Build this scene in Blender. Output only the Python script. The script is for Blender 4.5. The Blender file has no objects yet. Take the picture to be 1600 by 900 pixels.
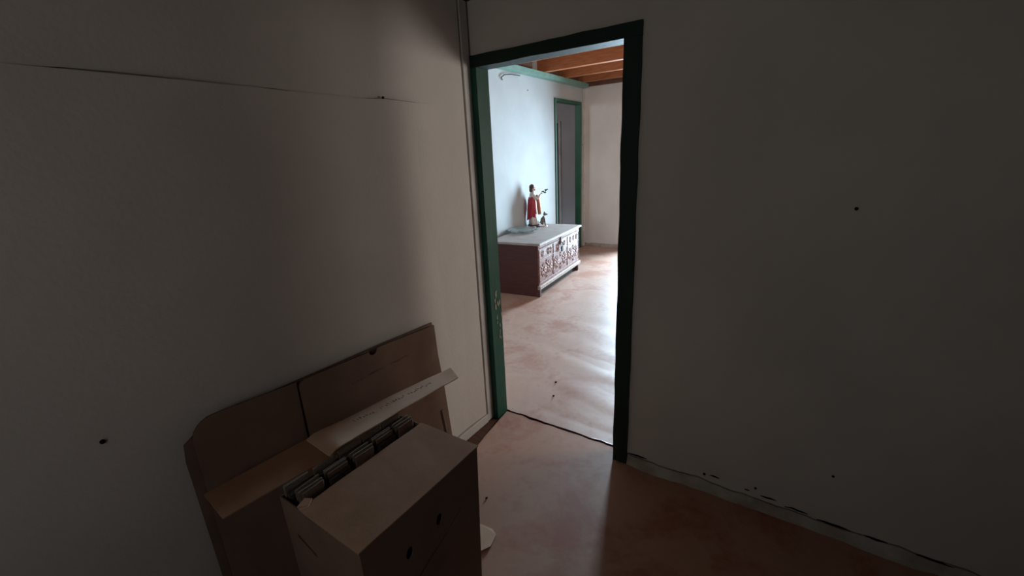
import bpy, bmesh, math, random
from mathutils import Vector, Matrix, noise

random.seed(7)
C = bpy.context.scene.collection
S = bpy.context.scene

# ------------------------------------------------------------------ camera
H = 1.5
YAW, PITCH, ROLL, FPX = -0.602117, -0.297743, -0.0485075, 670.448
def camera():
    cy, sy = math.cos(YAW), math.sin(YAW)
    fwd = Vector((sy*math.cos(PITCH), cy*math.cos(PITCH), math.sin(PITCH)))
    right = Vector((cy, -sy, 0)); up = right.cross(fwd)
    r2 = math.cos(ROLL)*right + math.sin(ROLL)*up
    u2 = -math.sin(ROLL)*right + math.cos(ROLL)*up
    cd = bpy.data.cameras.new('camera'); co = bpy.data.objects.new('camera', cd); C.objects.link(co)
    cd.sensor_width = 36; cd.sensor_fit = 'HORIZONTAL'; cd.lens = FPX/1600*36
    cd.clip_start = 0.02; cd.clip_end = 100
    m = Matrix((r2, u2, -fwd)).transposed().to_4x4(); m.translation = (0, 0, H)
    co.matrix_world = m
    S.camera = co
camera()

# ------------------------------------------------------------------ world, lamps, exposure
w = bpy.data.worlds.new('sky'); S.world = w; w.use_nodes = True
bg = w.node_tree.nodes['Background']; bg.inputs[0].default_value = (0.62, 0.80, 1.0, 1); bg.inputs[1].default_value = 1.0
S.view_settings.view_transform = 'Standard'; S.view_settings.look = 'None'
S.view_settings.exposure = 0.0; S.view_settings.gamma = 1.0; S.view_settings.use_curve_mapping = False

def area(name, loc, target, sx, sy, power, col, spread=180):
    l = bpy.data.lights.new(name, 'AREA'); l.shape = 'RECTANGLE'; l.size = sx; l.size_y = sy
    l.energy = power; l.color = col; l.spread = math.radians(spread)
    o = bpy.data.objects.new(name, l); C.objects.link(o); o.location = loc
    d = Vector(target) - Vector(loc)
    o.rotation_euler = d.to_track_quat('-Z', 'Y').to_euler()
    return o
# daylight entering the balcony door in the far room's end wall
area('daylight_balcony_door', (-1.95, 6.56, 1.10), (-1.95, 0, 1.10-0.0), 0.50, 1.9, 112, (0.58, 0.82, 1.0), 110)
# sky above the street, shining down through the same door
area('daylight_high_sky', (-1.6, 8.9, 3.8), (-2.05, 4.6, 0), 1.8, 1.6, 400, (0.62, 0.84, 1.0))
# daylight entering the window in the far room's right wall
area('daylight_side_window', (1.15, 4.3, 1.35), (-3, 4.1, 1.2), 0.9, 1.1, 23, (1.0, 0.93, 0.86))
area('daylight_side_window', (1.15, 3.15, 1.35), (-3, 2.0, 1.0), 0.5, 1.1, 19, (1.0, 0.93, 0.86))
# weak fill lamp added behind the camera to lift the near room
area('near_room_fill', (-0.45, -1.46, 1.50), (-1.0, 1.0, 2.50), 0.8, 1.1, 3.5, (1.0, 0.90, 0.83), 125)
# weak daylight in the passage beyond the far green door
area('daylight_passage', (-4.1, 4.9, 2.2), (-4.0, 7.3, 1.2), 0.4, 0.4, 8.0, (0.95, 0.93, 1.0))

# ------------------------------------------------------------------ materials
def nodes(m):
    m.use_nodes = True; nt = m.node_tree
    return nt, nt.nodes, nt.links, nt.nodes['Principled BSDF']
def mat(name, col, rough=0.7, var=None, scale=6.0, stretch=(1, 1, 1), bump=0.0, bscale=40.0, metal=0.0, lo=.35, hi=.65, spec=0.5, detail=6, alpha=None):
    """noise-mixed two-colour surface with an optional fine bump"""
    m = bpy.data.materials.new(name); nt, N, L, P = nodes(m)
    P.inputs['Roughness'].default_value = rough; P.inputs['Metallic'].default_value = metal
    P.inputs['Specular IOR Level'].default_value = spec
    P.inputs['Base Color'].default_value = (*col, 1)
    tc = N.new('ShaderNodeTexCoord'); mp = N.new('ShaderNodeMapping'); mp.inputs['Scale'].default_value = stretch
    L.new(tc.outputs['Object'], mp.inputs[0])
    if var:
        n = N.new('ShaderNodeTexNoise'); n.inputs['Scale'].default_value = scale; n.inputs['Detail'].default_value = detail
        r = N.new('ShaderNodeValToRGB'); r.color_ramp.elements[0].position = lo; r.color_ramp.elements[1].position = hi
        r.color_ramp.elements[0].color = (*col, 1); r.color_ramp.elements[1].color = (*var, 1)
        L.new(mp.outputs[0], n.inputs['Vector']); L.new(n.outputs['Fac'], r.inputs[0]); L.new(r.outputs[0], P.inputs['Base Color'])
    if bump:
        n2 = N.new('ShaderNodeTexNoise'); n2.inputs['Scale'].default_value = bscale; n2.inputs['Detail'].default_value = 5
        b = N.new('ShaderNodeBump'); b.inputs['Strength'].default_value = bump; b.inputs['Distance'].default_value = 0.01
        L.new(mp.outputs[0], n2.inputs['Vector']); L.new(n2.outputs['Fac'], b.inputs['Height']); L.new(b.outputs[0], P.inputs['Normal'])
    return m
M = {}
M['wall'] = mat('limewash', (.66, .61, .56), .85, (.60, .555, .51), 2.2, bump=.12, bscale=60)
M['wall_front'] = mat('limewash_front', (.62, .57, .51), .88, (.54, .50, .45), 1.8, bump=.15, bscale=45)
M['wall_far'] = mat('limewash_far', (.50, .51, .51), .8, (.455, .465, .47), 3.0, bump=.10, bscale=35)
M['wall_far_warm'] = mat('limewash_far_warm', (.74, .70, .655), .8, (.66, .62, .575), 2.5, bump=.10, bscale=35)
M['skirt'] = mat('flaking_plaster', (.50, .46, .40), .9, (.34, .28, .23), 9, bump=.5, bscale=60)
M['trim'] = mat('white_trim', (.66, .62, .58), .7, (.52, .48, .44), 5, bump=.1)
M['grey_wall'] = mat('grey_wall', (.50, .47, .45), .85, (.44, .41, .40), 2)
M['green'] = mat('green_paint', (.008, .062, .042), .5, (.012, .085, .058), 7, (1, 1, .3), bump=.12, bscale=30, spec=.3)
M['green_shaded'] = mat('shaded_green_paint', (.006, .020, .015), .6, (.009, .028, .020), 8, (1, 1, .3), bump=.15, bscale=30, spec=.3)  # frame green painted darker for the unlit right post and head
M['green_far'] = mat('far_green_paint', (.016, .085, .045), .55, (.022, .105, .06), 6)
M['plate_green'] = mat('pale_green_paint', (.15, .30, .24), .6, (.22, .36, .30), 9, bump=.1)
M['chip'] = mat('bare_chipped_wood', (.50, .47, .33), .7, (.35, .32, .22), 60)
M['beam'] = mat('orange_timber', (.50, .18, .07), .5, (.38, .12, .042), 5, (1.5, 14, 14), bump=.15, bscale=14)
M['plank_or_shade_board'] = mat('brown_plank', (.17, .075, .04), .6, (.11, .045, .025), 5, (2, 14, 14), bump=.1)
M['ceil'] = mat('dark_plank', (.06, .04, .035), .8, (.04, .03, .025), 5, (2, 14, 14))
M['wood_floor'] = mat('old_wood_floor', (.16, .075, .05), .6, (.10, .045, .03), 6, (2, 12, 2), bump=.15)
M['near_black'] = mat('dark_gap', (.02, .014, .011), .95)  # near-black tone of the recessed block under the chest
M['black'] = mat('dark_hole', (.006, .005, .005), 1.0, spec=.1)
M['rust'] = mat('rusty_iron', (.05, .035, .03), .6, (.09, .05, .035), 60, metal=.6)
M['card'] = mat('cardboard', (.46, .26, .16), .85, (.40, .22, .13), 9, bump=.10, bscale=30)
M['card_dark'] = mat('brown_shaded_cardboard', (.24, .15, .11), .88, (.20, .125, .09), 8, bump=.10, bscale=30)  # carton brown; also a darker tone for the shaded sides of the tall box
M['card_light'] = mat('pale_cardboard', (.74, .50, .35), .85, (.66, .43, .29), 9, bump=.10, bscale=30)
M['card_edge'] = mat('cut_cardboard_edge', (.30, .235, .18), .9, (.20, .15, .11), 200)
M['card_core'] = mat('dark_cardboard_edge', (.075, .05, .038), .9, (.05, .033, .026), 120)
M['ink'] = mat('faded_print', (.13, .09, .075), .9)
M['plaster'] = mat('painted_plaster', (.72, .60, .55), .5, (.62, .48, .42), 30)
M['robe'] = mat('white_robe', (.70, .62, .58), .55, (.58, .48, .44), 30)
M['skin'] = mat('flesh_paint', (.55, .34, .26), .5)
M['hair'] = mat('brown_hair', (.06, .032, .022), .5)
M['red'] = mat('red_cloak', (.45, .025, .04), .45, (.34, .02, .03), 25)
M['orange'] = mat('orange_mantle', (.55, .20, .10), .5, (.45, .15, .08), 30)
M['dog'] = mat('grey_brown_glaze', (.12, .10, .085), .5, (.20, .17, .12), 50)
M['leaf'] = mat('dark_green_glaze', (.05, .10, .07), .5)
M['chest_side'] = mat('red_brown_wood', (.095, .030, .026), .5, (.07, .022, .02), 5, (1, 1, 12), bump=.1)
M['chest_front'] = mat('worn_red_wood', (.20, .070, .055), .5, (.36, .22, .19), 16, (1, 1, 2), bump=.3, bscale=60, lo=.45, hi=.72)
M['carving'] = mat('dusty_carving', (.25, .11, .09), .6, (.42, .28, .245), 40, lo=.4, hi=.6)
M['chest_top'] = mat('dusty_chest_top', (.42, .37, .34), .55, (.34, .27, .24), 8, (1, 4, 1))
M['moulding'] = mat('worn_lit_moulding', (.50, .42, .36), .6, (.36, .24, .19), 30)
M['void'] = mat('far_dark_door', (.055, .035, .04), .7)

def vinyl(name, a, b, c, rough):
    m = bpy.data.materials.new(name); nt, N, L, P = nodes(m)
    tc = N.new('ShaderNodeTexCoord')
    n1 = N.new('ShaderNodeTexNoise'); n1.inputs['Scale'].default_value = 2.6; n1.inputs['Detail'].default_value = 9; n1.inputs['Roughness'].default_value = .62
    n1.inputs['Distortion'].default_value = .6
    n2 = N.new('ShaderNodeTexNoise'); n2.inputs['Scale'].default_value = 26; n2.inputs['Detail'].default_value = 6
    mix = N.new('ShaderNodeMath'); mix.operation = 'MULTIPLY_ADD'; mix.inputs[1].default_value = .22
    r = N.new('ShaderNodeValToRGB'); e = r.color_ramp.elements
    e[0].position = .42; e[0].color = (*a, 1); e[1].position = .74; e[1].color = (*c, 1)
    k = e.new(.58); k.color = (*b, 1)
    L.new(tc.outputs['Object'], n1.inputs['Vector']); L.new(tc.outputs['Object'], n2.inputs['Vector'])
    L.new(n2.outputs['Fac'], mix.inputs[0]); L.new(n1.outputs['Fac'], mix.inputs[2])
    L.new(mix.outputs[0], r.inputs[0]); L.new(r.outputs[0], P.inputs['Base Color'])
    rr = N.new('ShaderNodeMapRange'); rr.inputs[3].default_value = rough-.08; rr.inputs[4].default_value = rough+.14
    L.new(n2.outputs['Fac'], rr.inputs[0]); L.new(rr.outputs[0], P.inputs['Roughness'])
    bp = N.new('ShaderNodeBump'); bp.inputs['Strength'].default_value = .18; bp.inputs['Distance'].default_value = .01
    L.new(n1.outputs['Fac'], bp.inputs['Height']); L.new(bp.outputs[0], P.inputs['Normal'])
    return m
M['vinyl_far'] = vinyl('far_linoleum', (.455, .275, .205), (.505, .32, .25), (.41, .205, .145), .42)
M['vinyl_near'] = vinyl('near_linoleum', (.43, .215, .135), (.46, .25, .165), (.38, .135, .08), .48)

def glassmat():
    m = bpy.data.materials.new('clear_glass'); nt, N, L, P = nodes(m)
    P.inputs['Base Color'].default_value = (.85, .97, .97, 1); P.inputs['Roughness'].default_value = .08
    P.inputs['Transmission Weight'].default_value = .85; P.inputs['IOR'].default_value = 1.45
    return m
M['glass'] = glassmat()

# ------------------------------------------------------------------ helpers
def obj(name, bm, m, parent=None, smooth=False):
    bmesh.ops.recalc_face_normals(bm, faces=bm.faces)
    me = bpy.data.meshes.new(name); bm.to_mesh(me); bm.free()
    if smooth:
        for p in me.polygons: p.use_smooth = True
    for x in (m if isinstance(m, list) else [m]): me.materials.append(x)
    o = bpy.data.objects.new(name, me); C.objects.link(o)
    if parent: o.parent = parent
    return o
def thing(name, label, cat, loc=(0, 0, 0), rotz=0, group=None):
    o = bpy.data.objects.new(name, None); C.objects.link(o); o.empty_display_size = .1
    o.location = loc; o.rotation_euler = (0, 0, rotz); o['label'] = label; o['category'] = cat
    if group: o['group'] = group
    return o
def tag(o, label, cat, group=None):
    o['label'] = label; o['category'] = cat
    if group: o['group'] = group
    return o
def struct(name, bm, m, parent=None, label=None):
    o = obj(name, bm, m, parent)
    if not parent: o['kind'] = 'structure'
    if label: o['label'] = label
    return o
def bx(bm, a, b, mi=0):
    x0, y0, z0 = a; x1, y1, z1 = b
    v = [bm.verts.new(p) for p in ((x0,y0,z0),(x1,y0,z0),(x1,y1,z0),(x0,y1,z0),(x0,y0,z1),(x1,y0,z1),(x1,y1,z1),(x0,y1,z1))]
    for f in ((0,3,2,1),(4,5,6,7),(0,1,5,4),(1,2,6,5),(2,3,7,6),(3,0,4,7)):
        fc = bm.faces.new([v[i] for i in f]); fc.material_index = mi
    return v
def bevel(bm, w_=.004, seg=2):
    bmesh.ops.bevel(bm, geom=bm.edges[:], offset=w_, segments=seg, affect='EDGES', profile=.5)
def slab(bm, pts, off, mi=0, side=None):
    """extrude a planar (or nearly planar) outline by the vector off"""
    off = Vector(off); a = [bm.verts.new(p) for p in pts]; b = [bm.verts.new(Vector(p)+off) for p in pts]
    bm.faces.new(a).material_index = mi; bm.faces.new(list(reversed(b))).material_index = mi
    n = len(pts)
    for i in range(n):
        f = bm.faces.new((a[i], b[i], b[(i+1) % n], a[(i+1) % n])); f.material_index = mi if side is None else side
def gridslab(bm, fn, nu, nv, back, mi=0):
    """fn(u, v) -> point for u, v in 0..1; closed to a copy of the rim moved by back"""
    V = [[bm.verts.new(fn(i/nu, j/nv)) for j in range(nv+1)] for i in range(nu+1)]
    for i in range(nu):
        for j in range(nv):
            f = bm.faces.new((V[i][j], V[i+1][j], V[i+1][j+1], V[i][j+1])); f.smooth = True; f.material_index = mi
    rim = [V[i][0] for i in range(nu+1)] + [V[nu][j] for j in range(1, nv+1)] + [V[i][nv] for i in range(nu-1, -1, -1)] + [V[0][j] for j in range(nv-1, 0, -1)]
    B = [bm.verts.new(v.co + Vector(back)) for v in rim]
    n = len(rim)
    for i in range(n):
        e = bm.edges.get((rim[i], rim[(i+1) % n]))
        if e: e.smooth = False
        f = bm.faces.new((rim[i], rim[(i+1) % n], B[(i+1) % n], B[i])); f.material_index = mi
    bm.faces.new(B).material_index = mi
def tube(bm, pts, rad, n=8, cap=True):
    pts = [Vector(p) for p in pts]; rings = []
    rr = rad if isinstance(rad, (list, tuple)) else [rad]*len(pts)
    for i, p in enumerate(pts):
        d = (pts[min(i+1, len(pts)-1)] - pts[max(i-1, 0)]).normalized()
        a = d.orthogonal().normalized() if i == 0 else (A - d*A.dot(d)).normalized()
        A = a; b = d.cross(a)
        rings.append([bm.verts.new(p + (a*math.cos(t) + b*math.sin(t))*rr[i]) for t in [2*math.pi*k/n for k in range(n)]])
    for i in range(len(rings)-1):
        for k in range(n): bm.faces.new((rings[i][k], rings[i][(k+1) % n], rings[i+1][(k+1) % n], rings[i+1][k]))
    if cap: bm.faces.new(rings[0]); bm.faces.new(rings[-1])
def loft(bm, secs, n=24):
    """secs: (z, cx, cy, rx, ry, wobble)"""
    R_ = []
    for z, cx, cy, rx, ry, wb in secs:
        R_.append([bm.verts.new((cx + rx*(1+wb*math.sin(5*t+z*9))*math.cos(t), cy + ry*(1+wb*math.sin(5*t+z*9))*math.sin(t), z)) for t in [2*math.pi*k/n for k in range(n)]])
    for i in range(len(R_)-1):
        for k in range(n): bm.faces.new((R_[i][k], R_[i][(k+1) % n], R_[i+1][(k+1) % n], R_[i+1][k]))
    bm.faces.new(R_[0]); bm.faces.new(R_[-1])
def ball(bm, c, r, sc=(1, 1, 1), u=14, v=10):
    m = Matrix.Translation(c) @ Matrix.Diagonal((*[r*s for s in sc], 1))
    bmesh.ops.create_uvsphere(bm, u_segments=u, v_segments=v, radius=1, matrix=m)
nz = lambda *a: noise.noise(Vector(a))

# ------------------------------------------------------------------ dimensions
D = 1.788; DEP = .081; XL = -1.404
XR, XRI, XLI, ZT, ZI = -.579, -.649, -1.364, 1.959, 1.908
FX, FY = -3.023, 6.597
CZ = 2.187          # near ceiling
XE = 1.55; YB = -1.5; FXE = 1.2

# ------------------------------------------------------------------ floors
bm = bmesh.new(); bx(bm, (-5.2, YB-.1, -.12), (XE+.1, FY+.2, -.006)); struct('floor', bm, M['wood_floor'])

bm = bmesh.new()
xs = [None] + [-1.28+.03*i for i in range(95)]; xs = [x for x in xs if x is None or x < XE-.03] + [XE-.03]
k_ = min(range(1, len(xs)), key=lambda i: abs(xs[i]-XRI)); xs[k_] = XRI-.004
ysr = [YB+.02 + (D-.03-YB-.02)*j/60 for j in range(61)] + [D-.016, D+.01, D+.03, D+.05, D+DEP-.005]
V = []
for y in ysr:
    row = []
    for x in xs:
        x_ = x if x is not None else max(-1.362, -1.364 + (1.86-min(1.9, max(1.45, y)))*.135 + .006*nz(y*9, 1, 2)) + (0 if y > 1.45 else -.0)
        yy = y + (.010*nz(x_*14, 7, 2) + .005*nz(x_*45, 2, 2) - .002 if y == ysr[-1] else 0)
        row.append(bm.verts.new((x_, yy, .0015+.0025*nz(x_*3, y*3, 5))))
    V.append(row)
for j in range(len(ysr)-1):
    for i in range(len(xs)-1):
        if j >= 61 and i >= k_+1: continue
        f = bm.faces.new((V[j][i], V[j][i+1], V[j+1][i+1], V[j+1][i])); f.smooth = True
bmesh.ops.delete(bm, geom=[v for v in bm.verts if not v.link_faces], context='VERTS')
ex = bmesh.ops.extrude_face_region(bm, geom=bm.faces[:])
bmesh.ops.translate(bm, verts=[g for g in ex['geom'] if isinstance(g, bmesh.types.BMVert)], vec=(0, 0, -.004))
bmesh.ops.recalc_face_normals(bm, faces=bm.faces)
for e in bm.edges:
    if len(e.link_faces) == 2 and e.calc_face_angle() > 1: e.smooth = False
tag(obj('linoleum', bm, M['vinyl_near']), 'worn reddish brown linoleum covering the dark near room floor up to the doorway', 'linoleum')

bm = bmesh.new()
def ff(u, v):
    x = FX+.03 + (FXE-.03-FX-.03)*u
    vv = v**1.5
    y = D+DEP+.006 + (FY-.03-D-DEP-.006)*vv
    e = max(0, 1-(y-D-DEP)/.10)
    if v == 0: y += .010*nz(x*14, 7, 2) + .003*nz(x*45, 2, 2)
    z = .002 + .007*e*(.6+.6*nz(x*9, 1, 1)) + (.0045 if y < 2.7 else .0045*math.exp(-(y-2.7)/.5)+.0008)*nz(x*1.3, y*6.5+x*1.2, 1)*min(1, (y-D-DEP)*6)
    z += .0006*nz(x*7, y*9, 4)
    if x < -2.15 and y > 3.6: z = min(z, .004)
    return (x, y, z)
gridslab(bm, ff, 130, 150, (0, 0, -.004))
tag(obj('linoleum', bm, M['vinyl_far']), 'pinkish buckled linoleum covering the bright far room floor', 'linoleum')

# ------------------------------------------------------------------ near room shell
bm = bmesh.new(); bx(bm, (XL-.10, YB-.1, -.006), (XL-.012, D+.10, CZ+.1)); wl = struct('wall_left', bm, M['wall'])
SEAM = 1.731
def hump(y, c, w_): return math.exp(-((y-c)/w_)**2)
def relief(y, z):
    a = .010*math.sin((y-1.08)/.6*2*math.pi)*math.exp(-((y-1.25)/.5)**2)
    lowz = min(1, max(0, (SEAM+.25-z)/.5))
    return a*(.25+.75*lowz) + .0016*nz(y*3, z*1.3, 3)
Y1 = 1.712
def low(u, v):
    y = YB + (Y1-YB)*u; z = .055 + (SEAM-.055)*v
    gap = .007*hump(y, 1.33, .16) + .006*hump(y, .55, .20) + .003*hump(y, .9, .1)
    x = XL + relief(y, z) + gap*max(0, (z-1.35)/.38)**2
    z += .004*nz(y*5, 2, 1)*v
    return (x, y, z)
def upp(u, v):
    y = YB + (Y1-YB)*u; gz = max(0, .0085*hump(y, 1.27, .17) + .0085*hump(y, .42, .16) + .006*hump(y, .80, .06) + .003*nz(y*12, 4, 4) - .0025)
    z = SEAM + gz*(1-v) + (CZ-.003-SEAM)*v + .004*nz(y*5, 2, 1)*(1-v)
    d = -.012*hump(y, 1.27, .16) - .006*hump(y, .45, .2)
    x = XL + relief(y, z) + d*max(0, 1-(z-SEAM)/.12)
    return (x, y, z)
bm = bmesh.new(); gridslab(bm, low, 160, 50, (-.006, 0, 0)); obj('wall_panel', bm, M['wall'], wl)
bm = bmesh.new(); gridslab(bm, upp, 160, 16, (-.006, 0, 0)); obj('wall_panel', bm, M['wall'], wl)
# nails and holes in the left wall
def nail(x, y, z, r, ax, parent, name='nail_hole'):
    bm = bmesh.new()
    d = Vector(ax)*.0025
    tube(bm, [Vector((x, y, z))-d, Vector((x, y, z))+d], r, 8); obj(name, bm, M['black'], parent)
nail(XL+.006, 1.222, 1.738, .005, (1, 0, 0), wl, 'nail')
nail(XL+.001, .177, .857, .006, (1, 0, 0), wl)
# white strip up the corner (with its dark shadow gap) and along the floor
bm = bmesh.new(); bx(bm, (XL-.012, 1.724, 0.0), (XL+.004, 1.777, CZ-.002)); bevel(bm, .002, 1); struct('trim_1', bm, M['trim'])
bm = bmesh.new(); bx(bm, (XL-.012, YB, -.004), (XL+.007, 1.722, .050)); bevel(bm, .003, 1); struct('baseboard_left', bm, M['trim'])

# partition with the doorway (front wall), ragged foot
bm = bmesh.new()
bx(bm, (XL-.10, D+.004, -.006), (XL+.012, D+DEP-.006, CZ+.6))
bx(bm, (XL+.012, D, ZT-.01), (XR+.01, D+DEP-.006, CZ+.6))
def fw(u, v):
    x = XR-.012 + (XE+.05-XR+.012)*u
    z0 = .052 + .014*nz(x*6, 3, 1) + .006*nz(x*23, 3, 1)
    z = z0 + (CZ-z0)*v
    return (x, D + .0025*nz(x*1.7, z*1.7, 8), z)
gridslab(bm, fw, 160, 30, (0, .06, 0))
bx(bm, (XR-.012, D+.012, -.006), (XE+.05, D+DEP-.006, CZ+.6))
wf = struct('wall_front', bm, M['wall_front'])
# flaking plaster foot, irregular
bm = bmesh.new()
def foot(u, v):
    x = XR+.002 + (XE-XR)*u
    zt = .049 + .014*nz(x*6, 3, 1) + .006*nz(x*23, 3, 1)
    zb = -.002
    out = .016*(1-v) + .030*(1-v)*max(0, nz(x*3.5, 1, 7)) + .006*nz(x*17, v*3, 2)*(1-v)
    return (x, D - .001 - out, zb + (zt-.004-zb)*v)
gridslab(bm, foot, 200, 6, (0, .014, 0))
struct('baseboard_front', bm, M['skirt'])
for (x, z, r) in ((.143, 1.285, .006), (.224, .269, .005), (-.222, .085, .006), (-.02, .10, .005)):
    nail(x, D-.001, z, r, (0, 1, 0), wf)
# broken plaster cracks just above the foot
for (x0, x1, z, t) in ((-.572, -.48, .060, .007), (-.20, -.16, .088, .005), (-.06, -.04, .078, .004), (.00, .06, .072, .006), (.09, .17, .060, .006), (.20, .31, .050, .009), (.35, .42, .050, .007), (-.53, -.49, .030, .006), (.5, .6, .045, .006)):
    bm = bmesh.new(); k = 7; top = []; bot = []
    for i in range(k+1):
        s = i/k; xx = x0+(x1-x0)*s; h = t*math.sin(math.pi*s)+.0008; zz = z+.006*nz(xx*30, 1, 1)
        top.append((xx, D-.003, zz+h*.6)); bot.append((xx, D-.003, zz-h*.4))
    slab(bm, top+bot[::-1], (0, .004, 0)); obj('plaster_crack', bm, M['black'], wf)

bm = bmesh.new(); bx(bm, (XE, YB-.1, -.006), (XE+.1, D+DEP, CZ)); struct('wall_right', bm, M['wall'])
bm = bmesh.new(); bx(bm, (XL-.1, YB-.1, -.006), (XE+.1, YB, CZ)); struct('wall_back', bm, M['wall'])
bm = bmesh.new(); bx(bm, (XL-.1, YB-.1, CZ), (XE+.1, D+.002, CZ+.08)); struct('ceiling', bm, M['ceil'])

# ------------------------------------------------------------------ green door frame of the partition
df = bpy.data.objects.new('door_1', None); C.objects.link(df); df['kind'] = 'structure'
df['label'] = 'dark green wooden door frame without a leaf between the two rooms'
def rough_post(bm, a, b, ax, amp=.0025, n=40):
    """box whose long edges wander slightly, as old painted timber does"""
    x0, y0, z0 = a; x1, y1, z1 = b
    L0, L1 = (z0, z1) if ax == 2 else (x0, x1)
    rings = []
    for i in range(n+1):
        t = L0 + (L1-L0)*i/n; s = amp*nz(t*7, x0*3, y0); q_ = amp*nz(t*9, x1*3, 5)
        if ax == 2: P = [(x0+s, y0, t), (x1+q_, y0, t), (x1+q_*.3, y1, t), (x0+s*.3, y1, t)]
        else: P = [(t, y0, z0+s), (t, y0, z1+q_), (t, y1, z1+q_), (t, y1, z0+s*.3)]
        rings.append([bm.verts.new(p) for p in P])
    for i in range(n):
        for k in range(4): bm.faces.new((rings[i][k], rings[i][(k+1) % 4], rings[i+1][(k+1) % 4], rings[i+1][k]))
    bm.faces.new(rings[0]); bm.faces.new(rings[-1])
YF = D-.014; YN = D+DEP
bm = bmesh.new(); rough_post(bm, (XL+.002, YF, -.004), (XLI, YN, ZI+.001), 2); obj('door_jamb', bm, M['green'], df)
bm = bmesh.new(); rough_post(bm, (XRI, YF, -.004), (XR, YN, ZI+.001), 2, .004); obj('door_jamb', bm, M['green_shaded'], df)
bm = bmesh.new(); rough_post(bm, (XL+.002, YF, ZI), (XR, YN, ZT), 0, .003); obj('door_head', bm, M['green_shaded'], df)
# paint chips on the left jamb
for i in range(16):
    z = random.choice((.62, .70, .76, .55, .50)) + random.uniform(-.03, .03); y = random.uniform(D+.015, YN-.008)
    bm = bmesh.new(); k = 6; r = random.uniform(.004, .010)
    slab(bm, [(XLI+.0032, y+r*.6*math.cos(t)*random.uniform(.6, 1), z+r*2.6*math.sin(t)*random.uniform(.6, 1)) for t in [2*math.pi*j/k for j in range(k)]], (-.003, 0, 0))
    obj('paint_chip', bm, M['chip'], df)

# ------------------------------------------------------------------ far room shell
FH = 2.72
DY0, DY1, DZ = 5.68, 6.455, 2.195   # far doorway
FJ = .045
WT = .075
bm = bmesh.new()
def wallgrid(y0, y1, z0, z1, n, m):
    gridslab(bm, lambda u, v: (FX + .003*nz((y0+(y1-y0)*u)*1.5, (z0+(z1-z0)*v)*1.5, 4) - .003, y0+(y1-y0)*u, z0+(z1-z0)*v), n, m, (-WT, 0, 0))
wallgrid(D+DEP-.01, DY0-FJ, -.006, FH, 40, 20)
wallgrid(DY0-FJ, DY1+FJ, DZ+FJ, FH, 10, 8)
wallgrid(DY1+FJ, FY+.05, -.006, FH, 4, 20)
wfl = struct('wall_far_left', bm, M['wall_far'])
for (y, z, r) in ((4.95, 2.27, .006), (6.56, 1.62, .008)): nail(FX+.001, y, z, r, (1, 0, 0), wfl)
bm = bmesh.new()
wx0, wx1, wz = -2.20, -1.70, 2.06
bx(bm, (FX-WT, FY, -.006), (wx0, FY+.15, FH)); bx(bm, (wx0, FY, wz), (wx1, FY+.15, FH)); bx(bm, (wx1, FY, -.006), (FXE+.1, FY+.15, FH))
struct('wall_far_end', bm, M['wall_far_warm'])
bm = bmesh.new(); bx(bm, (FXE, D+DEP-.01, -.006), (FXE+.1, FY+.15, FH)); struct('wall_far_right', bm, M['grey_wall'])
bm = bmesh.new(); bx(bm, (FX-WT, D+.002, -.006), (XL-.09, D+DEP, FH)); bx(bm, (XL-.09, D+DEP-.004, ZT), (FXE+.1, D+DEP, FH)); bx(bm, (XR, D+DEP-.004, -.006), (FXE+.1, D+DEP, ZT)); bx(bm, (XL-.09, D+DEP-.004, -.006), (XL+.003, D+DEP, ZT))
struct('wall_far_near', bm, M['grey_wall'])
# balcony door opening: frame with the leaf pushed outward (outside the picture)
dr = bpy.data.objects.new('door_2', None); C.objects.link(dr); dr['kind'] = 'structure'
bm = bmesh.new(); bx(bm, (wx0-.0, FY+.04, 0), (wx0+.04, FY+.12, wz)); obj('door_jamb', bm, M['green'], dr)
bm = bmesh.new(); bx(bm, (wx1-.04, FY+.04, 0), (wx1, FY+.12, wz)); obj('door_jamb', bm, M['green'], dr)
bm = bmesh.new(); bx(bm, (wx0+.04, FY+.04, wz-.04), (wx1-.04, FY+.12, wz)); obj('door_head', bm, M['green'], dr)

# corner strip
bm = bmesh.new(); bx(bm, (FX-.002, FY-.035, 0), (FX+.022, FY-.001, 2.43)); bevel(bm, .003, 1); struct('trim_2', bm, M['trim'])
bm = bmesh.new()
def fb(u, v):
    x = FX+.024 + (wx0-.02-FX-.024)*u
    zt = .06+.02*nz(x*8, 1, 4)
    return (x, FY-.001-.008*(1-v)-.004*nz(x*15, v, 1)*(1-v), -.003+(zt)*v)
gridslab(bm, fb, 40, 3, (0, .01, 0)); struct('baseboard_far', bm, M['skirt'])

# green door frame in the far left wall
d3 = bpy.data.objects.new('door_3', None); C.objects.link(d3); d3['kind'] = 'structure'
d3['label'] = 'green door frame in the far room left wall behind the chest'
for (a, b, n_) in (((DY0-FJ+.003, 0), (DY0, DZ+FJ-.003), 'door_jamb'), ((DY1, 0), (DY1+FJ-.003, DZ+FJ-.003), 'door_jamb'), ((DY0, DZ), (DY1, DZ+FJ-.003), 'door_head')):
    bm = bmesh.new(); bx(bm, (FX-WT-.01, a[0], a[1]), (FX+.012, b[0], b[1])); bevel(bm, .002, 1); obj(n_, bm, M['green_far'], d3)
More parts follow.
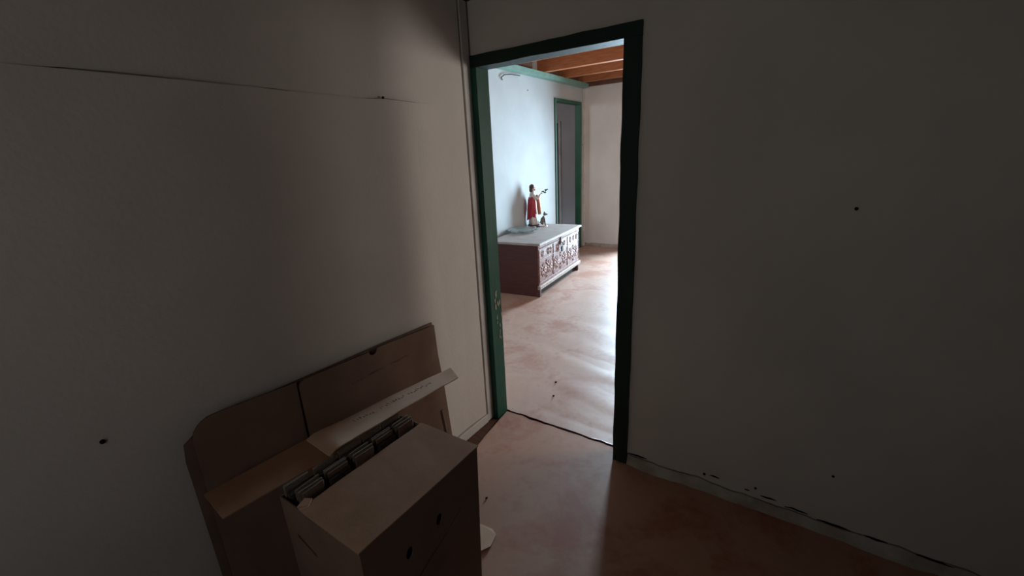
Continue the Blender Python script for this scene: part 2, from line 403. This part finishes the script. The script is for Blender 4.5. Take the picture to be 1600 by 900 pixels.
# passage beyond
bm = bmesh.new(); bx(bm, (-5.15, 7.35, -.006), (FX-WT-.001, 7.45, FH)); pe = struct('wall_passage_end', bm, M['grey_wall'])
bm = bmesh.new(); bx(bm, (-5.15, 4.3, -.006), (-5.05, 7.35, FH)); struct('wall_passage_left', bm, M['grey_wall'])
bm = bmesh.new(); bx(bm, (-5.15, 4.2, -.006), (FX-WT-.001, 4.3, FH)); struct('wall_passage_near', bm, M['grey_wall'])
bm = bmesh.new(); bx(bm, (FX-WT, FY+.15, -.006), (FX-WT+.1, 7.35, FH)); struct('wall_passage_right', bm, M['grey_wall'])
d4 = bpy.data.objects.new('door_4', None); C.objects.link(d4); d4['kind'] = 'structure'
d4['label'] = 'narrow dark wooden door seen through the far green doorway'
bm = bmesh.new(); bx(bm, (-4.62, 7.325, .0), (-3.85, 7.348, 2.03)); obj('door_leaf', bm, M['void'], d4)
bm = bmesh.new(); bx(bm, (-3.85, 7.31, .0), (-3.81, 7.349, 2.06)); obj('door_jamb', bm, M['trim'], d4)

# ------------------------------------------------------------------ far ceiling: plates, beams, boards
bm = bmesh.new()
cl = bpy.data.objects.new('ceiling_far', None); C.objects.link(cl); cl['kind'] = 'structure'
cl['label'] = 'open timber ceiling of the far room on orange brown beams'
k = 0; y = D+DEP
while y < FY+.1:
    bm2 = bmesh.new(); bx(bm2, (FX-WT, y+.003, 2.645), (FXE+.1, min(y+.145, FY+.15), 2.665)); obj('plank_or_shade_board', bm2, M['plank_or_shade_board'], cl); y += .148
bm2 = bmesh.new(); bx(bm2, (-5.2, YB-.1, FH), (XE+.1, 7.5, FH+.05)); struct('roof_deck', bm2, M['ceil'])
bm.free()
BZ = 2.492
for yb in (2.35, 3.08, 3.78, 4.48, 5.20, 5.80, 6.36):
    bm2 = bmesh.new(); bx(bm2, (FX-.03, yb, BZ), (FXE, yb+.075, 2.644)); bevel(bm2, .004, 1)
    obj('beam', bm2, M['beam'], cl)
    bm2 = bmesh.new(); bx(bm2, (FX+.001, yb+.078, 2.491), (FX+.03, yb+.55, 2.643)); obj('plank_or_shade_board', bm2, M['plank_or_shade_board'], cl)  # brown boards added in each bay, standing in for shadow on the wall top
bm2 = bmesh.new(); bx(bm2, (FX, FY-.05, 2.45), (FXE, FY-.001, 2.52)); bevel(bm2, .003, 1); obj('beam', bm2, M['plank_or_shade_board'], cl)
# pale green wall plate along the left wall
bm = bmesh.new(); rough_post(bm, (0, 0, 0), (.10, .055, 4.5), 2, .003, 40)
bmesh.ops.transform(bm, matrix=Matrix(((1, 0, 0, FX+.002), (0, 0, 1, FY-.03-4.5), (0, 1, 0, 2.434), (0, 0, 0, 1))), verts=bm.verts)
struct('trim_3', bm, M['plate_green'], None, 'pale green painted timber plate under the beams of the far room')
# loose cable at the wall top
bm = bmesh.new(); tube(bm, [(FX+.02, 4.75, 2.41), (FX+.025, 4.55, 2.40), (FX+.015, 4.43, 2.385), (FX+.01, 4.37, 2.35), (FX+.006, 4.40, 2.33)], .006, 6)
tag(obj('cable', bm, M['rust'], None, True), 'thin dark cable curling down below the green plate on the far wall', 'cable')

# ------------------------------------------------------------------ chest
CT = .60
ch = thing('wooden_chest', 'carved reddish brown wooden chest with a dusty lid by the far room wall', 'chest', (-2.297, 3.862, .003), math.radians(5.6))
# local frame: +y along the front (length), -x towards the wall
LN, DPT = 1.262, .60
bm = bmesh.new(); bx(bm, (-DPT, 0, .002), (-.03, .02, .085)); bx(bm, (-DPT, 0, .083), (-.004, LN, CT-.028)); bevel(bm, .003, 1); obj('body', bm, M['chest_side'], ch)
bm = bmesh.new(); bx(bm, (-DPT-.005, -.025, CT-.026), (.032, LN+.025, CT)); bevel(bm, .006, 2); obj('lid', bm, [M['chest_top']], ch)
bm = bmesh.new(); bx(bm, (.0265, -.022, CT-.022), (.0345, LN+.022, CT-.004)); obj('lid_edge_lit', bm, M['moulding'], ch)  # pale strip that paints the light along the lid's front edge
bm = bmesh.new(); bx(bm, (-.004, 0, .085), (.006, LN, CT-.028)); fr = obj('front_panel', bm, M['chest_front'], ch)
def strip(z0, z1, o0=.006, o1=.013, y0=.01, y1=LN-.01, m='carving'):
    bm = bmesh.new(); bx(bm, (o0, y0, z0), (o1, y1, z1)); bevel(bm, .002, 1); obj('moulding_strip', bm, M[m], fr)
strip(.545, .556); strip(.522, .528); strip(.405, .412); strip(.150, .158)
for y0 in (.012, .40, .845, LN-.026): 
    bm = bmesh.new(); bx(bm, (.006, y0, .16), (.012, y0+.012, .52)); bevel(bm, .002, 1); obj('moulding_strip', bm, M['carving'], fr)
def rosette(y, z, r, n=8):
    bm = bmesh.new()
    for k in range(n):
        t = 2*math.pi*k/n; c = (.008, y+math.cos(t)*r*.6, z+math.sin(t)*r*.6)
        m = Matrix.Translation(c) @ Matrix.Rotation(t, 4, 'X') @ Matrix.Diagonal((.0045, r*.38, r*.15, 1))
        bmesh.ops.create_uvsphere(bm, u_segments=8, v_segments=5, radius=1, matrix=m)
    ball(bm, (.009, y, z), r*.2, (.6, 1, 1), 8, 6)
    obj('carved_rosette', bm, M['carving'], fr, True)
for y in (.11, .26, .33): rosette(y, .467, .040)
for y in (.95, 1.06, 1.17): rosette(y, .467, .040)
for y in (.52, .75): rosette(y, .467, .034)
for y in (.12, .29, .50, .74, .95, 1.14): rosette(y, .285, .085, 10)
for y in (.205, .395, .62, .845, 1.045): rosette(y, .215, .045, 6); rosette(y, .355, .035, 6)
bm = bmesh.new()
for i in range(42):
    y = .03+i*.0285; slab(bm, [(.006, y, .536-.005), (.006, y+.012, .536+.006), (.006, y+.024, .536-.005)], (.005, 0, 0))
o_ = obj('carved_zigzag', bm, M['carving'], fr); o_['kind'] = 'stuff'
bm = bmesh.new(); bx(bm, (-.01, -.012, .085), (.026, LN+.012, .128)); bevel(bm, .004, 1); obj('base_moulding', bm, M['moulding'], ch)
bm = bmesh.new(); bx(bm, (-DPT+.02, .021, .0015), (-.031, LN-.03, .082)); obj('plinth', bm, M['near_black'], ch)
for yy in (0, LN-.05):
    bm = bmesh.new(); bx(bm, (-.03, yy, .0015), (.012, yy+.04, .085)); obj('foot', bm, M['chest_side'], ch)
# hasp
hp = obj('hasp', (lambda b: (bx(b, (.013, .585, .47), (.017, .645, .56)), bevel(b, .002, 1), b)[2])(bmesh.new()), M['rust'], ch)
bm = bmesh.new(); bx(bm, (.017, .603, .42), (.023, .627, .585)); tube(bm, [(.024, .615, .50), (.04, .615, .49), (.04, .615, .45), (.024, .615, .44)], .005, 8); obj('hasp_strap', bm, M['rust'], hp)
bm = bmesh.new(); bx(bm, (.024, .592, .392), (.042, .638, .44)); bevel(bm, .004, 2); obj('padlock', bm, M['rust'], hp)

# ------------------------------------------------------------------ glass dish
bm = bmesh.new(); n = 40; prof = [(.001, .002), (.09, .002), (.13, .010), (.175, .030), (.195, .034), (.190, .040), (.172, .036), (.125, .016), (.09, .009), (.001, .009)]
rings = []
for i, (r, z) in enumerate(prof):
    fl = 1 if r > .12 else 0
    rings.append([bm.verts.new((r*(1+.04*fl*math.cos(10*t))*math.cos(t), r*(1+.04*fl*math.cos(10*t))*math.sin(t), z + .005*fl*math.cos(10*t))) for t in [2*math.pi*k/n for k in range(n)]])
for i in range(len(rings)-1):
    for k in range(n): bm.faces.new((rings[i][k], rings[i][(k+1) % n], rings[i+1][(k+1) % n], rings[i+1][k]))
bm.faces.new(rings[0]); bm.faces.new(rings[-1])
dish = obj('glass_dish', bm, M['glass'], None, True); dish.location = (-2.83, 4.42, CT+.0035); 
tag(dish, 'clear fluted glass dish lying on the near half of the chest lid', 'dish')

# ------------------------------------------------------------------ statuette
SX, SY = -2.925, 4.83
st = thing('saint_statuette', 'painted plaster saint statuette with red cloak standing on the chest lid', 'statuette', (SX, SY, CT+.0035), math.radians(128)); st.scale = (1.06, 1.06, 1.06)
# local: figure faces -y; back seen from the camera
bm = bmesh.new(); loft(bm, [(0, 0, 0, .078, .070, 0), (.004, 0, 0, .082, .074, 0), (.02, 0, 0, .082, .074, 0), (.03, 0, 0, .072, .064, 0)], 20); obj('pedestal', bm, M['hair'], st)
bm = bmesh.new(); loft(bm, [(.028, 0, 0, .074, .058, .07), (.08, 0, 0, .070, .054, .07), (.18, 0, 0, .062, .048, .06), (.26, 0, 0, .055, .042, .04), (.31, 0, 0, .050, .038, .03), (.36, 0, .002, .056, .038, .02), (.395, 0, .004, .060, .034, .0), (.412, 0, .004, .046, .028, 0), (.422, 0, 0, .020, .019, 0), (.44, 0, 0, .017, .018, 0)], 28)
obj('robe', bm, M['robe'], st, True)
bm = bmesh.new(); ball(bm, (0, -.002, .468), .031, (.86, 1, 1.15)); ball(bm, (0, -.033, .466), .006, (.7, 1, 1.3)); 
for s in (-1, 1): ball(bm, (s*.026, 0, .467), .006, (.5, .8, 1.3))
hd = obj('head', bm, M['skin'], st, True)
bm = bmesh.new()
for s in (-1, 1): ball(bm, (s*.011, -.029, .473), .0035)
obj('eye', bm, M['hair'], hd, True)
bm = bmesh.new(); ball(bm, (0, .008, .478), .034, (.95, 1, 1.0)); ball(bm, (0, .020, .448), .027, (.95, .8, 1.4)); ball(bm, (0, -.026, .447), .013, (1, .6, 1.1)); obj('hair', bm, M['hair'], hd, True)
# red cloak hanging from the shoulders behind and round the sides
bm = bmesh.new(); nA, nB = 26, 16; g = []
for j in range(nB+1):
    v = j/nB; z = .330 - .230*v; row = []
    for i in range(nA+1):
        a = math.radians(-25 + 230*i/nA); rx = .063+.022*math.sin(math.pi*min(1, v*1.1))+.003*math.sin(a*9+v*3); ry = .050+.020*v+.004*math.sin(a*9+v*3)
        row.append((rx*math.cos(a), ry*math.sin(a)+.004, z + .02*math.cos(a*2)*(v) + .035*abs(math.cos(a))*(1-v)*1.0))
    g.append(row)
V0 = [[bm.verts.new(p) for p in r] for r in g]; V1 = [[bm.verts.new((p[0]*1.07, p[1]*1.07, p[2])) for p in r] for r in g]
for V_ in (V0, V1):
    for j in range(nB):
        for i in range(nA): bm.faces.new((V_[j][i], V_[j][i+1], V_[j+1][i+1], V_[j+1][i]))
for j in range(nB):
    for i in (0, nA): bm.faces.new((V0[j][i], V0[j+1][i], V1[j+1][i], V1[j][i]))
for i in range(nA):
    for j in (0, nB): bm.faces.new((V0[j][i], V0[j][i+1], V1[j][i+1], V1[j][i]))
obj('cloak', bm, M['red'], st, True)
# arms
bm = bmesh.new(); tube(bm, [(-.048, 0, .385), (-.068, -.018, .345), (-.070, -.055, .352), (-.066, -.088, .392)], [.021, .020, .017, .012], 10); obj('sleeve', bm, M['robe'], st, True)
bm = bmesh.new(); ball(bm, (-.065, -.096, .405), .011, (.8, .7, 1.2))
for k in range(5): tube(bm, [(-.072+k*.004, -.098, .412), (-.074+k*.005, -.102, .426+.003*(2-abs(k-2)))], [.0028, .002], 6)
obj('hand', bm, M['skin'], st, True)
bm = bmesh.new(); tube(bm, [(.048, 0, .385), (.064, -.020, .335), (.050, -.058, .315), (.020, -.068, .322)], [.021, .020, .017, .012], 10); obj('sleeve', bm, M['robe'], st, True)
bm = bmesh.new(); ball(bm, (.012, -.070, .324), .011, (1.2, .7, .9)); obj('hand', bm, M['skin'], st, True)
bm = bmesh.new(); tube(bm, [(-.066, -.102, .400), (-.075, -.135, .418), (-.078, -.165, .440)], .003, 6)
for (px, py, pz, s) in ((-.072, -.118, .425, 1), (-.078, -.140, .412, 1), (-.076, -.150, .440, 1.1), (-.080, -.168, .447, .8)): ball(bm, (px, py, pz), .012*s, (.5, 1.3, .8), 8, 6)
obj('leafy_sprig', bm, M['leaf'], st, True)
bm = bmesh.new(); tube(bm, [(-.020, -.045, .385), (-.030, -.062, .32), (-.036, -.068, .24), (-.040, -.072, .15)], [.012, .022, .026, .020], 10); obj('mantle', bm, M['orange'], st, True)
# small seated dog at the saint's side, on its own foot plate
bm = bmesh.new()
ball(bm, (-.045, -.105, .075), .030, (1, .85, 1.35)); ball(bm, (-.045, -.120, .105), .022, (1, .9, 1.2)); ball(bm, (-.046, -.135, .150), .020, (1, 1, 1)); tube(bm, [(-.046, -.145, .150), (-.048, -.170, .146)], [.013, .007], 8)
for s in (-1, 1):
    tube(bm, [(-.045+s*.012, -.128, .10), (-.045+s*.013, -.135, .05), (-.045+s*.013, -.140, .012)], [.010, .008, .007], 8)
    ball(bm, (-.045+s*.022, -.100, .050), .020, (.7, 1.1, 1.2)); ball(bm, (-.046+s*.014, -.130, .168), .009, (.5, .8, 1.4), 8, 6)
tube(bm, [(-.045, -.078, .06), (-.043, -.060, .045), (-.04, -.055, .075)], [.007, .005, .003], 6)
obj('dog_figure', bm, M['dog'], st, True)
bm = bmesh.new(); loft(bm, [(0, -.045, -.118, .040, .050, 0), (.012, -.045, -.118, .036, .045, 0)], 14); obj('foot_plate', bm, M['plaster'], st)

# ------------------------------------------------------------------ flattened carton against the left wall
ca = thing('flattened_carton', 'wide flattened brown cardboard carton standing against the left wall', 'carton', (XL+.02, .85, 0))
ox, oy = XL+.02, .85
def loc(p): return (p[0]-ox, p[1]-oy, p[2])
def arc(cy, cz, r, a0, a1, n=6): return [(cy+r*math.cos(math.radians(a0+(a1-a0)*i/n)), cz+r*math.sin(math.radians(a0+(a1-a0)*i/n))) for i in range(n+1)]
def card(name, yz, x_top, x_bot, th, m, ztop=.79, parent=ca, edge=None):
    bm = bmesh.new()
    P = [loc((x_bot + (x_top-x_bot)*min(1, max(0, z/ztop)), y, z)) for (y, z) in yz]
    slab(bm, P, (th, 0, 0), 0, 1); return obj(name, bm, [m, edge or M['card_core']], parent)
F0 = .0035
# rear sheet (slightly wider on the left), front left panel, front right panel with thumb notch
card('rear_panel', [(.318, F0), (1.395, F0), (1.372, .40), (1.335, .772), (.40, .80), (.325, .755), (.318, .70)], -1.388, -1.380, .004, M['card_dark'])
card('side_panel', [(.335, F0), (.6635, F0), (.661, .655), (.6625, .793)] + arc(.405, .752, .062, 85, 180), -1.377, -1.366, .004, M['card_dark'])
card('main_panel', [(.664, F0), (1.345, F0), (1.338, .40), (1.330, .764), (1.03, .783)] + [(1.00, .783)] + arc(.980, .782, .020, 0, -180, 8) + [(.955, .782)] + arc(.690, .770, .024, 90, 180), -1.370, -1.356, .004, M['card_dark'])
# bright cut slit near the lower right of the main panel
bm = bmesh.new(); slab(bm, [loc((-1.353, 1.308, .325)), loc((-1.353, 1.316, .325)), loc((-1.351, 1.333, .16)), loc((-1.351, 1.325, .16))], (.004, 0, 0)); obj('cut_slit', bm, M['card_edge'], ca)
# faint illegible print on the main panel
def prints(fn, n, parent, h=.02, seed=1, gaps=()):
    rnd = random.Random(seed); bm = bmesh.new()
    for i in range(n):
        if i in gaps: continue
        s0 = i/n; s1 = s0 + .62/n
        for k in range(rnd.choice((1, 2, 2, 3))):
            a = s0 + (s1-s0)*rnd.random()*.8; v0 = rnd.random()*.4; v1 = v0+rnd.uniform(.25, .6)
            if rnd.random() < .5: q = [(a, v0), (a+.12/n, v0), (a+.12/n, v1), (a, v1)]
            else: q = [(s0, v0), (s1, v0), (s1, v0+.14), (s0, v0+.14)]
            P = [Vector(fn(*c)) for c in q]
            nrm = (P[1]-P[0]).cross(P[3]-P[0]).normalized()
            slab(bm, [p for p in P], nrm*.0006)
    o = obj('faded_print', bm, M['ink'], parent); o['kind'] = 'stuff'; return o
prints(lambda s, v: loc((-1.3615, .86+.30*s, .685+.012*v)), 22, ca, seed=4, gaps=(5, 12, 13))

# ------------------------------------------------------------------ tall cardboard box in front
BX0, BX1, BY0, BY1, BH = -1.149, -.790, .441, .903, .600
tb = thing('tall_cardboard_box', 'tall brown cardboard box with two finger holes standing near the left wall', 'box', ((BX0+BX1)/2, .67, 0))
bxo, byo = (BX0+BX1)/2, .67
def lb(p): return (p[0]-bxo, p[1]-byo, p[2])
def yl(z, y): # the old box leans: its right side is drawn in towards the floor
    return y - (.035*(1-z/BH) if y > .8 else -.006*(1-z/BH))
def panel(name, pts, off, m, parent=tb, edge='card_edge', label=None):
    bm = bmesh.new(); slab(bm, [lb((x, yl(z, y), z)) for x, y, z in pts], off, 0, 1); o = obj(name, bm, [m, M[edge]], parent)
    if label: o['label'] = label
    return o
z0 = .0045
# front with real holes: built as strips around two holes
def holed(bm, P, holes, th, mi=0):
    """rectangular panel in (a,b) with elliptical holes via triangulated fill; P maps (a,b)->point, th offset vector"""
    (a0, b0, a1, b1), hs = holes[0], holes[1:]
    edges = []
    def ring(pts):
        vs = [bm.verts.new(P(*p)) for p in pts]; return [bm.edges.new((vs[i], vs[(i+1) % len(vs)])) for i in range(len(vs))]
    edges += ring([(a0, b0), (a1, b0), (a1, b1), (a0, b1)])
    for h in hs: edges += ring(h)
    r = bmesh.ops.triangle_fill(bm, use_beauty=True, use_dissolve=False, edges=edges)
    fs = [g for g in r['geom'] if isinstance(g, bmesh.types.BMFace)]
    ex = bmesh.ops.extrude_face_region(bm, geom=fs)
    bmesh.ops.translate(bm, verts=[g for g in ex['geom'] if isinstance(g, bmesh.types.BMVert)], vec=th)
def oval(cy, cz, ry, rz, n=14, tilt=0):
    return [(cy + ry*math.cos(t)*math.cos(tilt) - rz*math.sin(t)*math.sin(tilt), cz + ry*math.cos(t)*math.sin(tilt) + rz*math.sin(t)*math.cos(tilt)) for t in [2*math.pi*k/n for k in range(n)]]
bm = bmesh.new()
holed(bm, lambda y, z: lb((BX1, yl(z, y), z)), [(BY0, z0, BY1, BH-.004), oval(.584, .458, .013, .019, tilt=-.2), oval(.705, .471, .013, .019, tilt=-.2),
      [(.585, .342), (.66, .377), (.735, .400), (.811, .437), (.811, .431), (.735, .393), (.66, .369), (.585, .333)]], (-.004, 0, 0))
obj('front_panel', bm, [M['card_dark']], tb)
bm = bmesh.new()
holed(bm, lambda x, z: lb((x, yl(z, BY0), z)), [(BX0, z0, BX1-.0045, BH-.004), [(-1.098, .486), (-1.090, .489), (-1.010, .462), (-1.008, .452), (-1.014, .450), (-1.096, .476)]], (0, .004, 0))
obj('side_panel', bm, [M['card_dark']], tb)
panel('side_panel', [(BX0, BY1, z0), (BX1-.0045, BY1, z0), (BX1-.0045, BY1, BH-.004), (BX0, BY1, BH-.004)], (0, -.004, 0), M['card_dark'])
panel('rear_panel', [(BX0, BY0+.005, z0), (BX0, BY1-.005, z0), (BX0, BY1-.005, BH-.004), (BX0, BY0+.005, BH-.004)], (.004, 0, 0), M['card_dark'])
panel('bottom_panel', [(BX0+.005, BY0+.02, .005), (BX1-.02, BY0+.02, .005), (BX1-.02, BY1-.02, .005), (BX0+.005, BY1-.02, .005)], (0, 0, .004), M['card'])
# top flap with slightly curled rear-left corner; its rear edge stops short so that the inserts stand in the gap
def top(u, v):
    x = BX1+.002 - (BX1+.002-(BX0+.102))*u
    y = BY0-.003 + (BY1+.006-BY0)*v
    z = BH + .0022*math.sin(v*3.1)*math.sin(u*2) + .003*nz(x*8, y*8, 2) + .006*max(0, u-.85)/.15*max(0, .1-v)/.1
    return lb((x, y, z))
bm = bmesh.new(); gridslab(bm, top, 12, 14, (0, 0, -.004)); obj('top_flap', bm, [M['card_light' if 0 else 'card']], tb)  # top coloured lighter than the box sides, following the light
bm = bmesh.new(); bx(bm, lb((BX1-.055, BY0+.03, .01)), lb((BX1-.050, BY1-.06, BH-.02))); obj('added_hole_backing', bm, M['card_core'], tb)  # dark sheet added behind the holes so that no light shows through them
# torn corner tab
bm = bmesh.new(); slab(bm, [lb((-1.056, .441, .603)), lb((-1.040, .439, .605)), lb((-1.028, .458, .606)), lb((-1.036, .476, .613)), lb((-1.058, .466, .611))], (0, 0, .003)); obj('torn_tab', bm, M['card_light'], tb)

# ------------------------------------------------------------------ folded inserts standing in the gap (five pairs of bundles)
def bundle_proto():
    t = thing('cardboard_insert_bundle', '', 'cardboard bundle', (0, 0, 0))
    return t
words = ['in the pair nearest the camera', 'in the second pair from the camera', 'in the middle pair of five', 'in the fourth pair from the camera', 'in the pair farthest from the camera']
ys = [.490, .579, .668, .757, .843]
sheet_mesh = {}
def sheet_me(kind):
    if kind in sheet_mesh: return sheet_mesh[kind]
    L_ = .0345 - .0015*kind; bm = bmesh.new(); hgt = .11
    # outline along y with rounded ends (folded sheets)
    pts = [(-.0022, -L_), (-.001, -L_-.003), (.001, -L_-.003), (.0022, -L_), (.0022, L_), (.001, L_+.003), (-.001, L_+.003), (-.0022, L_)]
    slab(bm, [(a, b, -hgt) for a, b in pts], (0, 0, hgt), 0)
    bmesh.ops.recalc_face_normals(bm, faces=bm.faces)
    me = bpy.data.meshes.new('sheet'); bm.to_mesh(me); bm.free(); sheet_mesh[kind] = me
    return me
for kk in range(3):
    me = sheet_me(kk)
    me.materials.append([M['card_edge'], M['card_core'], M['card_dark']][kk])
for bi, yc in enumerate(ys):
    for row in range(2):
        xb = -1.134 if row == 0 else -1.091
        side = 'rear' if row == 0 else 'front'
        t = thing('cardboard_bundle', '%s bundle of folded cardboard inserts, %s' % (side, words[bi]), 'cardboard bundle', (xb+.010, yc + (.009 if row else 0), .500), 0, 'bundles of folded cardboard inserts')
        pat = [0, 1, 1, 0, 1, 2] if (bi+row) % 2 else [0, 0, 1, 2, 1, 1]
        if row == 0: pat = [0, 0, 1, 1, 1, 1]
        for si, kind in enumerate(pat):
            s = bpy.data.objects.new('sheet', sheet_mesh[kind]); C.objects.link(s); s.parent = t
            dz = {0: .0, 1: -.016, 2: -.003}[kind]
            s.location = (-.016 + si*.0062, random.uniform(-.002, .002), .125 + dz + random.uniform(-.002, .002))
            s.rotation_euler = (random.uniform(-.02, .02), random.uniform(-.03, .03), random.uniform(-.03, .03))

# ------------------------------------------------------------------ loose cardboard strips lying over the gap
# rear strip: long, from beyond the near end of the box, under the upper one
def strip4(name, label, a, b, c, d, m, th=.004, nu=24, nv=4, warp=.003, seed=0, cat='cardboard', curl=0):
    a, b, c, d = map(Vector, (a, b, c, d))
    def fn(u, v):
        p = (a*(1-u)+b*u)*(1-v) + (d*(1-u)+c*u)*v
        return p + Vector((0, 0, warp*nz(p.y*7, p.x*9, seed) - curl*max(0, (.07-u)/.07)**2))
    bm = bmesh.new(); gridslab(bm, fn, nu, nv, (0, 0, -th)); o = obj(name, bm, m)
    return tag(o, label, cat)
# corners: front-near, front-far, rear-far, rear-near
strip4('cardboard_strip', 'long brown cardboard strip sticking out past the near end of the tall box', (-1.196, .312, .604), (-1.150, .700, .609), (-1.310, .760, .606), (-1.345, .325, .603), M['card'], warp=.003, seed=3)
cf = strip4('cardboard_strip', 'pale cardboard flap with faded print lying on top behind the insert bundles', (-1.143, .604, .640), (-1.113, 1.190, .627), (-1.222, 1.262, .612), (-1.310, .625, .618), M['card_light'], warp=.006, seed=9, curl=.012)
def cfp(s, v):
    p = Vector((-1.210, .755, .6315))*(1-s) + Vector((-1.170, 1.10, .6248))*s
    return (p.x-.030*v+0.0, p.y, p.z+.0035 - .10*0*v)
prints(cfp, 30, cf, seed=8, gaps=(7, 8, 19))
# low scrap of cardboard on the floor behind the tall box
bm = bmesh.new(); pts = [(-1.02, .94), (-.955, .93), (-.90, .975), (-.872, 1.03), (-.885, 1.085), (-.915, 1.10), (-.99, 1.09), (-1.03, 1.03)]
slab(bm, [(x, y, .008+.02*max(0, nz(x*9, y*9, 2))) for x, y in pts], (0, 0, .004)); tag(obj('cardboard_scrap', bm, M['card_light']), 'pale torn cardboard scrap on the floor behind the tall box', 'cardboard')
# crumbs on the floors
def crumb(x, y, r, label, z=.004):
    bm = bmesh.new(); bmesh.ops.create_icosphere(bm, subdivisions=1, radius=r, matrix=Matrix.Translation((x, y, z+r*.4)) @ Matrix.Diagonal((1, 1.3, .6, 1)))
    o = obj('pebble', bm, M['black']); tag(o, label, 'pebble')
crumb(-1.262, 2.31, .008, 'farther of two tiny dark crumbs on the bright linoleum past the threshold')
crumb(-1.192, 2.148, .008, 'nearer of two tiny dark crumbs on the bright linoleum past the threshold')
crumb(-1.043, 1.228, .006, 'tiny dark crumb on the near linoleum beside the tall box')
